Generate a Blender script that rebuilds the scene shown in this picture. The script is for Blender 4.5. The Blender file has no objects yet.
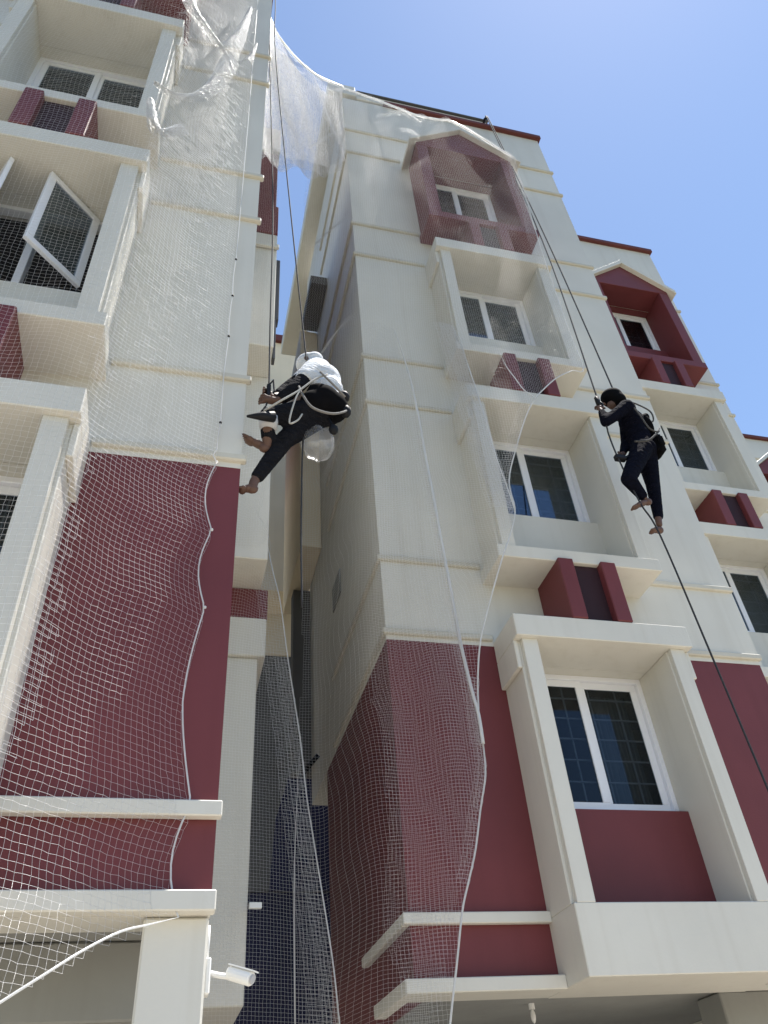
import bpy, bmesh, math, random
import numpy as np
from mathutils import Vector, Matrix, noise
random.seed(7); rng = np.random.RandomState(5)
scene = bpy.context.scene
col = scene.collection
R = math.radians

# ------------------------------------------------------------------ materials
def new_mat(name):
    m = bpy.data.materials.new(name); m.use_nodes = True
    nt = m.node_tree
    return m, nt, nt.nodes['Principled BSDF']

def paint(name, base, rough=0.6, var=0.06, scale=1.3, bump=0.12, streak=0.08, bscale=60, dirt=(0.35, 0.31, 0.25)):
    """emulsion paint: large blotches, faint vertical weather streaks, roller texture"""
    m, nt, p = new_mat(name)
    N, L = nt.nodes, nt.links
    geo = N.new('ShaderNodeNewGeometry')
    n1 = N.new('ShaderNodeTexNoise'); n1.inputs['Scale'].default_value = scale; n1.inputs['Detail'].default_value = 6
    L.new(geo.outputs['Position'], n1.inputs['Vector'])
    mp = N.new('ShaderNodeMapping'); mp.inputs['Scale'].default_value = (9, 9, 0.35)
    L.new(geo.outputs['Position'], mp.inputs['Vector'])
    n2 = N.new('ShaderNodeTexNoise'); n2.inputs['Scale'].default_value = 1.0; n2.inputs['Detail'].default_value = 5
    L.new(mp.outputs[0], n2.inputs['Vector'])
    r1 = N.new('ShaderNodeMapRange'); r1.inputs[1].default_value = 0.3; r1.inputs[2].default_value = 0.7
    r1.inputs[3].default_value = 1 - var; r1.inputs[4].default_value = 1 + var
    L.new(n1.outputs['Fac'], r1.inputs[0])
    r2 = N.new('ShaderNodeMapRange'); r2.inputs[1].default_value = 0.52; r2.inputs[2].default_value = 0.78
    r2.inputs[3].default_value = 0; r2.inputs[4].default_value = streak
    L.new(n2.outputs['Fac'], r2.inputs[0])
    mul = N.new('ShaderNodeMix'); mul.data_type = 'RGBA'; mul.blend_type = 'MULTIPLY'; mul.inputs[0].default_value = 1
    mul.inputs[6].default_value = (*base, 1); L.new(r1.outputs[0], mul.inputs[7])
    mix = N.new('ShaderNodeMix'); mix.data_type = 'RGBA'
    L.new(r2.outputs[0], mix.inputs[0]); L.new(mul.outputs[2], mix.inputs[6])
    mix.inputs[7].default_value = (base[0] * dirt[0] * 1.6, base[1] * dirt[1] * 1.6, base[2] * dirt[2] * 1.6, 1)
    L.new(mix.outputs[2], p.inputs['Base Color'])
    p.inputs['Roughness'].default_value = rough
    p.inputs['Specular IOR Level'].default_value = 0.35
    if bump:
        n3 = N.new('ShaderNodeTexNoise'); n3.inputs['Scale'].default_value = bscale; n3.inputs['Detail'].default_value = 4
        L.new(geo.outputs['Position'], n3.inputs['Vector'])
        n4 = N.new('ShaderNodeTexNoise'); n4.inputs['Scale'].default_value = 2.2; n4.inputs['Detail'].default_value = 2
        L.new(geo.outputs['Position'], n4.inputs['Vector'])
        ad = N.new('ShaderNodeMath'); ad.operation = 'MULTIPLY_ADD'; ad.inputs[1].default_value = 6
        L.new(n4.outputs['Fac'], ad.inputs[0]); L.new(n3.outputs['Fac'], ad.inputs[2])
        b = N.new('ShaderNodeBump'); b.inputs['Strength'].default_value = bump; b.inputs['Distance'].default_value = 0.01
        L.new(ad.outputs[0], b.inputs['Height']); L.new(b.outputs[0], p.inputs['Normal'])
    return m

def plain(name, base, rough=0.5, metal=0.0, spec=0.5, trans=0.0, var=0.1, scale=20, folds=0.0):
    m, nt, p = new_mat(name)
    N, L = nt.nodes, nt.links
    tc = N.new('ShaderNodeTexCoord')
    n1 = N.new('ShaderNodeTexNoise'); n1.inputs['Scale'].default_value = scale; n1.inputs['Detail'].default_value = 4
    L.new(tc.outputs['Object'], n1.inputs['Vector'])
    r1 = N.new('ShaderNodeMapRange'); r1.inputs[3].default_value = 1 - var; r1.inputs[4].default_value = 1 + var
    L.new(n1.outputs['Fac'], r1.inputs[0])
    mul = N.new('ShaderNodeMix'); mul.data_type = 'RGBA'; mul.blend_type = 'MULTIPLY'; mul.inputs[0].default_value = 1
    mul.inputs[6].default_value = (*base, 1); L.new(r1.outputs[0], mul.inputs[7])
    L.new(mul.outputs[2], p.inputs['Base Color'])
    p.inputs['Roughness'].default_value = rough; p.inputs['Metallic'].default_value = metal
    p.inputs['Specular IOR Level'].default_value = spec
    if folds:
        n2 = N.new('ShaderNodeTexNoise'); n2.inputs['Scale'].default_value = 11; n2.inputs['Detail'].default_value = 3; n2.inputs['Distortion'].default_value = 1.2
        mp = N.new('ShaderNodeMapping'); mp.inputs['Scale'].default_value = (1, 1, 2.2)
        L.new(tc.outputs['Object'], mp.inputs['Vector']); L.new(mp.outputs[0], n2.inputs['Vector'])
        b = N.new('ShaderNodeBump'); b.inputs['Strength'].default_value = folds; b.inputs['Distance'].default_value = .05
        L.new(n2.outputs['Fac'], b.inputs['Height']); L.new(b.outputs[0], p.inputs['Normal'])
    if trans: p.inputs['Transmission Weight'].default_value = trans
    return m

CREAM = paint('cream_wall_paint', (0.645, 0.622, 0.555), 0.5, var=0.045, streak=0.15)
COURSE = paint('dark_cream_moulding', (0.56, 0.53, 0.45), 0.6, var=0.10, streak=0.2)  # a little darker and yellower than the cream of the walls
SHADEDRED = paint('shaded_maroon_recess', (0.030, 0.010, 0.014), 0.7, var=0.15)  # maroon darkened to near black: shade between the fins put into the colour
GAPSHADE = paint('blue_gap_shade', (0.020, 0.020, 0.055), 0.8, var=0.15)  # near-black blue that paints the deep shade low in the gap
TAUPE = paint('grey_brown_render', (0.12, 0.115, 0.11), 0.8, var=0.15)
RED = paint('maroon_wall_paint', (0.150, 0.034, 0.037), 0.55, var=0.10, streak=0.16)
COPING = paint('coping_red_oxide', (0.13, 0.035, 0.03), 0.7, var=0.15)
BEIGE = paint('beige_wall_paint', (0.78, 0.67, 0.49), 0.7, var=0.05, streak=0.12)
GREY = paint('grey_concrete', (0.30, 0.30, 0.28), 0.8, var=0.12, streak=0.15, bscale=30)
DARKGREY = paint('dark_grey_paint', (0.09, 0.09, 0.095), 0.7, var=0.15)
UPVC = plain('white_window_frame', (0.80, 0.81, 0.85), 0.3, var=0.02)
INTERIOR = plain('dark_interior', (0.035, 0.035, 0.04), 0.9, var=0.2, scale=2)
CURTAIN = plain('curtain_cloth', (0.22, 0.23, 0.23), 0.9, var=0.2, scale=6)
WHITEPL = plain('white_plastic', (0.8, 0.8, 0.78), 0.35, var=0.03)
BLACKPL = plain('black_plastic', (0.010, 0.010, 0.012), 0.6, spec=.2)
GREYPL = plain('grey_plastic', (0.45, 0.45, 0.46), 0.4, var=0.1)
STEEL = plain('steel', (0.55, 0.55, 0.56), 0.35, metal=1.0)
ROPE = plain('dark_rope', (0.022, 0.022, 0.025), 0.8, var=0.4, scale=200)
SKIN = plain('brown_skin', (0.10, 0.050, 0.033), 0.6, var=0.12, scale=30)
NAVY = plain('dark_navy_cloth', (0.0055, 0.006, 0.012), 0.95, folds=.9, spec=.05, var=0.35, scale=25)
BLACKC = plain('black_cloth', (0.005, 0.005, 0.006), 0.95, spec=.06, var=0.3, scale=25)
CHARC = plain('charcoal_cloth', (0.012, 0.0125, 0.016), 0.95, folds=.9, spec=.06, var=0.3, scale=25)
WHITEC = plain('white_cloth', (0.60, 0.62, 0.65), 0.85, folds=.7, var=0.08, scale=15)
STRAP = plain('pale_strap', (0.38, 0.37, 0.34), 0.85, var=0.1)
DARKSTRAP = plain('dark_strap', (0.07, 0.068, 0.066), 0.85, spec=.2, var=0.1)
GREYSTRAP = plain('grey_strap', (0.20, 0.19, 0.18), 0.85, spec=.2, var=0.1)
HAIR = plain('black_hair', (0.003, 0.003, 0.0035), 0.9, spec=.1, var=0.3, scale=80)

def glass_mat():
    m, nt, p = new_mat('dark_window_glass')
    N, L = nt.nodes, nt.links
    p.inputs['Base Color'].default_value = (0.55, 0.60, 0.62, 1)
    p.inputs['Roughness'].default_value = 0.03
    tr = N.new('ShaderNodeBsdfTransparent'); tr.inputs[0].default_value = (0.55, 0.60, 0.64, 1)
    gl = N.new('ShaderNodeBsdfGlossy'); gl.inputs['Roughness'].default_value = 0.02
    gl.inputs['Color'].default_value = (0.8, 0.85, 0.9, 1)
    fr = N.new('ShaderNodeFresnel'); fr.inputs['IOR'].default_value = 1.45
    mx = N.new('ShaderNodeMixShader')
    fm = N.new('ShaderNodeMath'); fm.operation = 'MULTIPLY'; fm.inputs[1].default_value = .65; L.new(fr.outputs[0], fm.inputs[0])
    L.new(fm.outputs[0], mx.inputs[0]); L.new(tr.outputs[0], mx.inputs[1]); L.new(gl.outputs[0], mx.inputs[2])
    L.new(mx.outputs[0], N['Material Output'].inputs['Surface'])
    return m
GLASS = glass_mat()

def net_mat(name, base, sheen):
    """nylon: diffuse and translucent, with rough forward scatter of the sun behind it"""
    m, nt, p = new_mat(name)
    N, L = nt.nodes, nt.links
    df = N.new('ShaderNodeBsdfDiffuse'); df.inputs[0].default_value = (*base, 1)
    tl = N.new('ShaderNodeBsdfTranslucent'); tl.inputs[0].default_value = (*base, 1)
    gl = N.new('ShaderNodeBsdfGlossy'); gl.inputs['Roughness'].default_value = 0.3; gl.inputs[0].default_value = (0.95, 0.95, 0.95, 1)
    rf = N.new('ShaderNodeBsdfRefraction'); rf.inputs['Roughness'].default_value = 0.45; rf.inputs['IOR'].default_value = 1.18
    rf.inputs[0].default_value = (.95, .95, .95, 1)
    m1 = N.new('ShaderNodeMixShader'); m1.inputs[0].default_value = 0.45
    L.new(df.outputs[0], m1.inputs[1]); L.new(tl.outputs[0], m1.inputs[2])
    m2 = N.new('ShaderNodeMixShader'); m2.inputs[0].default_value = sheen
    L.new(m1.outputs[0], m2.inputs[1]); L.new(gl.outputs[0], m2.inputs[2])
    m3 = N.new('ShaderNodeMixShader'); m3.inputs[0].default_value = sheen * 1.6
    L.new(m2.outputs[0], m3.inputs[1]); L.new(rf.outputs[0], m3.inputs[2])
    L.new(m3.outputs[0], N['Material Output'].inputs['Surface'])
    N.remove(p)
    return m
NET = net_mat('white_nylon_net', (0.88, 0.88, 0.88), 0.18)
CORD = net_mat('white_cord', (0.85, 0.85, 0.84), 0.08)

def film_mat():
    m, nt, p = new_mat('clear_plastic_bag_film')
    N, L = nt.nodes, nt.links
    tr = N.new('ShaderNodeBsdfTransparent'); tr.inputs[0].default_value = (0.93, 0.93, 0.93, 1)
    df = N.new('ShaderNodeBsdfDiffuse'); df.inputs[0].default_value = (0.8, 0.8, 0.8, 1)
    tl = N.new('ShaderNodeBsdfTranslucent'); tl.inputs[0].default_value = (0.8, 0.8, 0.8, 1)
    gl = N.new('ShaderNodeBsdfGlossy'); gl.inputs['Roughness'].default_value = 0.2
    a = N.new('ShaderNodeMixShader'); a.inputs[0].default_value = 0.5
    L.new(df.outputs[0], a.inputs[1]); L.new(tl.outputs[0], a.inputs[2])
    b = N.new('ShaderNodeMixShader'); b.inputs[0].default_value = 0.2
    L.new(a.outputs[0], b.inputs[1]); L.new(gl.outputs[0], b.inputs[2])
    c = N.new('ShaderNodeMixShader'); c.inputs[0].default_value = 0.17
    L.new(tr.outputs[0], c.inputs[1]); L.new(b.outputs[0], c.inputs[2])
    L.new(c.outputs[0], N['Material Output'].inputs['Surface'])
    N.remove(p)
    return m
FILM = film_mat()

# ------------------------------------------------------------------ helpers
def tag(o, label=None, cat=None, group=None, kind=None):
    if label: o['label'] = label
    if cat: o['category'] = cat
    if group: o['group'] = group
    if kind: o['kind'] = kind
    return o

def empty(name, loc, label, cat, group=None):
    o = bpy.data.objects.new(name, None); col.objects.link(o)
    o.location = loc; o.empty_display_size = 0.2
    return tag(o, label, cat, group)

WORLD_LOC = {}
def wloc(o):
    v = Vector((0, 0, 0))
    while o:
        v += o.location; o = o.parent
    return v

class MB:
    def __init__(s): s.bm = bmesh.new()
    def box(s, x0, x1, y0, y1, z0, z1, bev=0.006):
        t = bmesh.new()
        vs = [t.verts.new((x, y, z)) for x in (x0, x1) for y in (y0, y1) for z in (z0, z1)]
        for f in ((0, 1, 3, 2), (4, 6, 7, 5), (0, 4, 5, 1), (2, 3, 7, 6), (0, 2, 6, 4), (1, 5, 7, 3)):
            t.faces.new([vs[i] for i in f])
        bmesh.ops.recalc_face_normals(t, faces=t.faces)
        if bev: bmesh.ops.bevel(t, geom=list(t.edges), offset=bev, segments=1, affect='EDGES', profile=0.5)
        s.merge(t); return s
    def prism(s, pts, axis, a, b, bev=0.0):
        """polygon pts (2D) extruded along axis ('x','y','z') from a to b"""
        t = bmesh.new()
        def mk(p, c):
            return {'x': (c, p[0], p[1]), 'y': (p[0], c, p[1]), 'z': (p[0], p[1], c)}[axis]
        A = [t.verts.new(mk(p, a)) for p in pts]; B = [t.verts.new(mk(p, b)) for p in pts]
        t.faces.new(A); t.faces.new(B[::-1]); n = len(pts)
        for i in range(n): t.faces.new((A[i], B[i], B[(i + 1) % n], A[(i + 1) % n]))
        bmesh.ops.recalc_face_normals(t, faces=t.faces)
        if bev: bmesh.ops.bevel(t, geom=list(t.edges), offset=bev, segments=1, affect='EDGES', profile=0.5)
        s.merge(t); return s
    def tube(s, pts, r, n=6, closed=False):
        pts = [Vector(p) for p in pts]; rr = r if isinstance(r, (list, tuple)) else [r] * len(pts)
        bm = s.bm; rings = []
        prev = None
        for i, p in enumerate(pts):
            d = (pts[min(i + 1, len(pts) - 1)] - pts[max(i - 1, 0)])
            if d.length < 1e-9: d = Vector((0, 0, 1))
            d.normalize()
            u = prev if prev else (Vector((0, 0, 1)) if abs(d.z) < 0.9 else Vector((1, 0, 0)))
            a = (u - d * u.dot(d))
            if a.length < 1e-6: a = d.orthogonal()
            a.normalize(); b = d.cross(a); prev = a
            rings.append([bm.verts.new(p + (a * math.cos(2 * math.pi * k / n) + b * math.sin(2 * math.pi * k / n)) * rr[i]) for k in range(n)])
        for r0, r1 in zip(rings, rings[1:]):
            for k in range(n): bm.faces.new((r0[k], r0[(k + 1) % n], r1[(k + 1) % n], r1[k]))
        bm.faces.new(rings[0][::-1]); bm.faces.new(rings[-1])
        return s
    def ball(s, c, rad, sub=2, rot=None):
        t = bmesh.new(); bmesh.ops.create_icosphere(t, subdivisions=sub, radius=1)
        rad = rad if isinstance(rad, (tuple, list)) else (rad,) * 3
        M = Matrix.Translation(Vector(c)) @ (rot.to_4x4() if rot else Matrix.Identity(4)) @ Matrix.Diagonal((*rad, 1))
        t.transform(M); s.merge(t); return s
    def merge(s, t):
        me = bpy.data.meshes.new('tmp'); t.to_mesh(me); t.free(); s.bm.from_mesh(me); bpy.data.meshes.remove(me)
    def mesh(s, name, mat, smooth=False):
        me = bpy.data.meshes.new(name)
        s.bm.to_mesh(me); s.bm.free(); me.materials.append(mat)
        if smooth:
            for p in me.polygons: p.use_smooth = True
        return me
    def build(s, name, mat, parent=None, smooth=False):
        """geometry given in world coordinates; the object sits at the origin of its thing"""
        if parent:
            o_ = wloc(parent)
            for v in s.bm.verts: v.co -= o_
        return link(name, s.mesh(name, mat, smooth), parent)

def pieces(bm):
    """vertex groups of a mesh that stand apart from one another"""
    bm.verts.ensure_lookup_table(); bm.verts.index_update()
    seen = set(); isl = []
    for v in bm.verts:
        if v.index in seen: continue
        st = [v]; seen.add(v.index); g_ = []
        while st:
            a = st.pop(); g_.append(a)
            for e in a.link_edges:
                o = e.other_vert(a)
                if o.index not in seen: seen.add(o.index); st.append(o)
        isl.append(g_)
    box = []
    for g_ in isl:
        box.append((np.min([v.co[:] for v in g_], 0), np.max([v.co[:] for v in g_], 0)))
    par = list(range(len(isl)))
    def find(i):
        while par[i] != i: i = par[i]
        return i
    for i in range(len(isl)):
        for j in range(i):
            gap = np.maximum(0, np.maximum(box[i][0] - box[j][1], box[j][0] - box[i][1]))
            if np.linalg.norm(gap) <= .012: par[find(i)] = find(j)
    out = {}
    for i, g_ in enumerate(isl): out.setdefault(find(i), []).extend(v.index for v in g_)
    return list(out.values())

def build_apart(mb, name, mat, parent):
    """like build, but every piece that stands apart becomes an object of its own"""
    groups = pieces(mb.bm); res = []
    for ids in groups:
        b2 = mb.bm.copy(); keep = set(ids); b2.verts.ensure_lookup_table()
        bmesh.ops.delete(b2, geom=[v for v in b2.verts if v.index not in keep], context='VERTS')
        m2 = MB(); m2.bm.free(); m2.bm = b2; res.append(m2.build(name, mat, parent))
    mb.bm.free(); return res

def fuse(mb, voxel, name, mat, parent):
    """melt overlapping rounded shapes into one continuous skin"""
    if parent:
        o_ = wloc(parent)
        for v in mb.bm.verts: v.co -= o_
    me = mb.mesh(name, mat); o = bpy.data.objects.new(name, me); col.objects.link(o)
    r = o.modifiers.new('r', 'REMESH'); r.mode = 'VOXEL'; r.voxel_size = voxel
    q = o.modifiers.new('s', 'SMOOTH'); q.iterations = 4; q.factor = .6
    dg = bpy.context.evaluated_depsgraph_get(); dg.update()
    m2 = bpy.data.meshes.new_from_object(o.evaluated_get(dg)); m2.name = name
    bpy.data.objects.remove(o); bpy.data.meshes.remove(me)
    m2.materials.clear(); m2.materials.append(mat)
    for p in m2.polygons: p.use_smooth = True
    return link(name, m2, parent)

def link(name, me, parent=None, loc=None):
    o = bpy.data.objects.new(name, me); col.objects.link(o)
    if parent: o.parent = parent
    if loc is not None: o.location = Vector(loc) - (wloc(parent) if parent else Vector((0, 0, 0)))
    return o

# ------------------------------------------------------------------ the building module (metres; wall plane at local y = 0, bay centred on x = 0)
HW, IW = 0.79, 0.618        # outer and inner half width of a bay
FRONT = -0.44
FH = 3.0
CACHE = {}
def cached(key, fn, name, mat):
    if key not in CACHE:
        mb = MB(); fn(mb); CACHE[key] = mb.mesh(name, mat)
    return CACHE[key]

WIN_Z = [(3.80, 5.06), (6.86, 8.06), (9.87, 11.06), (12.90, 14.074)]

def frame_fn(w, h, sashes=2):
    def fn(mb):
        y0, y1 = 0.115, 0.19; o = 0.045; s = 0.062
        mb.box(-w, w, y0, y1, 0, o, 0.004); mb.box(-w, w, y0, y1, h - o, h, 0.004)
        mb.box(-w, -w + o, y0, y1, o, h - o, 0.004); mb.box(w - o, w, y0, y1, o, h - o, 0.004)
        a, b = -w + o, w - o; mid = 0.0
        for i, (p, q) in enumerate(((a, mid + .012), (mid - .012, b))[:sashes]):
            yy = y0 + 0.018 + 0.022 * i
            mb.box(p, q, yy, yy + .02, o, o + s, 0.004); mb.box(p, q, yy, yy + .02, h - o - s, h - o, 0.004)
            mb.box(p, p + s, yy, yy + .02, o + s, h - o - s, 0.004); mb.box(q - s, q, yy, yy + .02, o + s, h - o - s, 0.004)
    return fn

def add_window(b, cx, y0, k, skip_pane=False, open_sash=False):
    z0, z1 = WIN_Z[k]; h = z1 - z0
    if open_sash:
        def fn(mb):
            w = IW; o = 0.05
            mb.box(-w, w, .115, .19, 0, o, 0.004); mb.box(-w, w, .115, .19, h - o, h, 0.004)
            mb.box(-w, -w + o, .115, .19, o, h - o, 0.004); mb.box(w - o, w, .115, .19, o, h - o, 0.004)
            mb.box(-.03, .03, .115, .19, o, h - o, 0.004)
        w_ = link('window', cached(('open', round(h, 2)), fn, 'window', UPVC), b, (cx, y0, z0))
    else:
        w_ = link('window', cached(('win', round(h, 2)), frame_fn(IW, h), 'window', UPVC), b, (cx, y0, z0))
        if not skip_pane:
            for s in (-1, 1):
                def pf(mb):
                    x = s * 0.275; mb.box(x - .24, x + .24, .144 if s < 0 else .166, .149 if s < 0 else .171, .08, h - .08, 0)
                link('pane', cached(('pane', s, round(h, 2)), pf, 'pane', GLASS), w_, (cx, y0, z0))
            if s > 0:
                def gf(mb):
                    for i in range(6):
                        zz = .12 + i * (h - .2) / 5.5
                        mb.box(-IW + .03, IW - .03, .235, .247, zz, zz + .012, 0)
                    for x in (-.4, -.13, .13, .4): mb.box(x - .006, x + .006, .248, .26, .05, h - .05, 0)
                link('window_grille', cached(('grille', round(h, 2)), gf, 'window_grille', GREYPL), w_, (cx, y0, z0))
            def cf(mb):
                n = 40; x0_, x1_ = (-.60, -.04) if s < 0 else (.12, .60)
                pts = [(x0_ + (x1_ - x0_) * i / n, .42 + .018 * math.sin(i * 1.9) + .01 * math.sin(i * .7)) for i in range(n + 1)]
                mb.prism(pts + [(x, y + .006) for x, y in pts[::-1]], 'z', -.25, h - .04)
            link('curtain', cached(('curtain', s, round(h, 2)), cf, 'curtain', CURTAIN), w_, (cx, y0, z0))
    return w_

def add_bay(b, cx, y0, k, panel=True):
    """one storey of the bay: sill, piers, spandrel, window, lintel"""
    Z = FH * k
    def off(mb): return mb
    sill_top = 3.0 if k == 0 else 6.05
    zs = 0 if k == 0 else FH * (k - 1)
    bay = link('window_bay', cached(('lintel',), lambda m: (m.box(-.83, .83, -.49, 0.0, 5.06, 5.27),
               m.box(-.83, -HW, -.40, 0.0, 4.80, 5.06), m.box(HW, .83, -.40, 0.0, 4.80, 5.06)), 'lintel', CREAM), b, (cx, y0, Z))
    bay.name = 'lintel'
    if k == 0:
        link('sill_box', cached(('sill0',), lambda m: m.box(-HW, HW, FRONT, 0.25, 2.56, 3.0), 'sill_box', CREAM), b, (cx, y0, 0))
        zp0 = 3.0
    else:
        link('sill_slab', cached(('sill',), lambda m: m.box(-.83, .83, -.46, 0.25, 5.91, 6.05), 'sill_slab', CREAM), b, (cx, y0, zs))
        zp0 = 3.05
    for s in (-1, 1):
        def pf(m):
            a, c = (IW, HW) if s > 0 else (-HW, -IW)
            m.box(a, c, FRONT + .05, 0.25, zp0, 5.06)
            # raised front strip of the pier
            a2, c2 = (IW + .01, HW - .025) if s > 0 else (-HW + .025, -IW - .01)
            m.box(a2, c2, FRONT, FRONT + .05, zp0, 5.06, 0.004)
        link('pier', cached(('pier', s, zp0), pf, 'pier', CREAM), b, (cx, y0, Z))
    z0, z1 = WIN_Z[k]
    if panel:
        zb = sill_top + zs
        link('spandrel', cached(('spandrel', k), lambda m: m.box(-IW, IW, .006, .11, zb, z0 , 0), 'spandrel', RED if k == 0 else CREAM), b, (cx, y0, 0))

def add_fins(b, cx, y0, k):
    for s in (-1, 1):
        def fn(m):
            c = 0.215 * s + .02
            m.box(c - .075, c + .075, -.50, -.001, 5.272, 5.925, .008)
        link('fin', cached(('fin', s), fn, 'fin', RED), b, (cx, y0, FH * k))
    link('fin_panel', cached(('finp',), lambda m: m.box(-.118, .158, -.42, -.002, 5.275, 5.902, .0), 'fin_panel', SHADEDRED), b, (cx, y0, FH * k))  # panel carries the painted shade of the recess

def add_dormer(b, cx, y0):
    def fn(m):
        zs = 11.91; zt = 12.06
        m.box(-.83, .83, -.46, 0.25, zs, zt)                       # sill box
        for s in (-1, 1):
            a, c = (IW, .80) if s > 0 else (-.80, -IW)
            m.box(a, c, FRONT, .25, zt, 14.10)
        m.box(-HW, HW, 0.001, .25, 14.075, 14.099, 0)
        m.prism([(-.80, 14.10), (.80, 14.10), (.80, 14.17), (0, 14.80), (-.80, 14.17)], 'y', FRONT, 0.0, .006)
    d = link('dormer', cached(('dormer',), fn, 'dormer', RED), b, (cx, y0, 0))
    def tf(m):
        for s in (-1, 1):
            pts = [(s * .93, 14.06), (s * .93, 14.16), (0, 14.92), (0, 14.805)]
            m.prism(pts, 'y', -.52, 0.0, .006)
    link('gable_trim', cached(('gable',), tf, 'gable_trim', CREAM), d, (cx, y0, 0))
    z0 = WIN_Z[3][0]
    link('spandrel', cached(('spandrel', 3), lambda m: m.box(-IW, IW, .006, .11, 12.06, z0, 0), 'spandrel', RED), b, (cx, y0, 0))

def add_portion(b, x0, x1, cx, y0, top=16.28, levels=(0, 1, 2, 3), red_left=True, red_right=True, courses=True, depth=6.0,
                coping_left=0.12, side_left=None, side_right=None, open_windows=()):
    """one stepped facade portion: wall with bay openings, courses, red lower storey, coping"""
    ZR = 5.235; T = 0.25
    w = MB(); r = MB()
    for side, (a, c) in (('l', (x0, cx - HW)), ('r', (cx + HW, x1))):
        if c - a < 0.02: continue
        w.box(a, c, y0, y0 + T, ZR, top, 0.0)
        r.box(a, c, y0 + .002, y0 + T, 2.64, ZR, 0.0)
    # solid pieces over / under each opening
    edges = [(5.06, 5.91), (8.06, 8.91), (11.06, 11.91)]
    for a, c in edges: w.box(cx - HW, cx + HW, y0, y0 + T, a, c, 0)
    w.box(cx - HW, cx + HW, y0, y0 + T, 14.10, top, 0)
    # floor slab edges and roof so that the rooms are closed
    build_apart(w, 'wall', CREAM, b); build_apart(r, 'lower_wall', RED, b)
    core = MB()
    core.box(x0 + .26, x1 - .26, y0 + 1.6, y0 + depth, 2.80, top - .1, 0)
    core.box(x0 + .26, x1 - .26, y0 + T + .003, y0 + 1.6, 2.80, 3.0, 0)
    for k in (1, 2, 3): core.box(x0 + .26, x1 - .26, y0 + T + .003, y0 + 1.597, 5.3 + FH * (k - 1), 5.9 + FH * (k - 1), 0)
    core.box(x0 + .26, x1 - .26, y0 + T + .003, y0 + 1.597, top - .4, top - .1, 0)
    build_apart(core, 'room_interior', INTERIOR, b)
    s = MB()
    s.box(x0, x0 + T, y0 + T + .001, y0 + depth, ZR if side_left == 'red' else 2.64, top, 0)
    s.box(x1 - T, x1, y0 + T + .001, y0 + depth, 2.64, top, 0)
    s.box(x0 + T + .001, x1 - T - .001, y0 + T + .002, y0 + depth, top - .09, top, 0)
    build_apart(s, 'side_wall', CREAM, b)
    ce = MB(); ce.box(x0 + .01, x1 - .01, y0 + T + .002, y0 + depth, 2.66, 2.79, 0); ce.build('ceiling', GREY, b)
    bm_ = MB(); bm_.box(x0, x1, y0 + .004, y0 + T + .0, 2.565, 2.638, 0); bm_.build('edge_beam', CREAM, b)
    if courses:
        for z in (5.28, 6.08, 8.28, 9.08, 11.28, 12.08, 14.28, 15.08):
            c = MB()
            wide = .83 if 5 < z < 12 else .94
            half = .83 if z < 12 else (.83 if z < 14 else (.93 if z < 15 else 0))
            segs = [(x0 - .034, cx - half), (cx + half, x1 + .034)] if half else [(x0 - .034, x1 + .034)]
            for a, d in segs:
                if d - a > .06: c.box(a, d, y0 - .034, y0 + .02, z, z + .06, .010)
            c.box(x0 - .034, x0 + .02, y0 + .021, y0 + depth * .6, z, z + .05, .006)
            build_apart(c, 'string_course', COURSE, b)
    k = MB(); k.box(x0 + (.75 if x0 == 1.66 else -coping_left), x1 + .05, y0 - .07, y0 + .16, top + .10, top + .20, .01)
    k.box(x1 - .1, x1 + .05, y0 + .161, y0 + depth, top + .10, top + .20, .01)
    k.build('coping', COPING, b)
    k = MB(); k.box(x0, x1, y0, y0 + T, top + .001, top + .099, 0); k.build('wall', CREAM, b)
    for lv in levels:
        if lv < 3: add_bay(b, cx, y0, lv)
        else: add_dormer(b, cx, y0)
        add_window(b, cx, y0, lv, open_sash=(lv in open_windows))
        if lv < 3: add_fins(b, cx, y0, lv)
        # curtain just inside, half drawn
    return b

def band(b, segs, z0, z1, proud, y0, name='band_moulding'):
    m = MB()
    for a, c in segs: m.box(a, c, y0 - proud, y0 + .0, z0, z1, .006)
    return m

# ------------------------------------------------------------------ setting
g = MB(); g.box(-400, 400, -400, 400, -.3, 0, 0)
EARTH = paint('bare_earth_and_scrub', (0.085, 0.085, 0.05), 0.95, var=0.3, scale=.3, streak=0)
GROUND = paint('concrete_paving', (0.40, 0.36, 0.30), 0.85, var=0.12, scale=.6, streak=0)
tag(g.build('ground', EARTH), kind='structure')
g = MB(); g.box(-11, 14, -7, 13, 0.0, .004, 0); tag(g.build('pavement', GROUND), kind='structure')

# ------------------------------------------------------------------ centre building (portions B, C, D step back to the right)
B = empty('apartment_building', (3.5, 5.7, 0), 'cream and maroon apartment block with stepped bays behind the right worker', 'building', 'apartment blocks')
add_portion(B, 1.66, 5.385, 3.475, 5.70, top=16.28, side_left='red', coping_left=-.02, depth=3.8)
add_portion(B, 5.39, 8.66, 7.30, 7.46, top=16.28, coping_left=-.02, depth=5)
add_portion(B, 8.67, 15.8, 13.5, 11.6, top=15.75, levels=(1, 2, 3), coping_left=-.02, depth=4)
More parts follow.
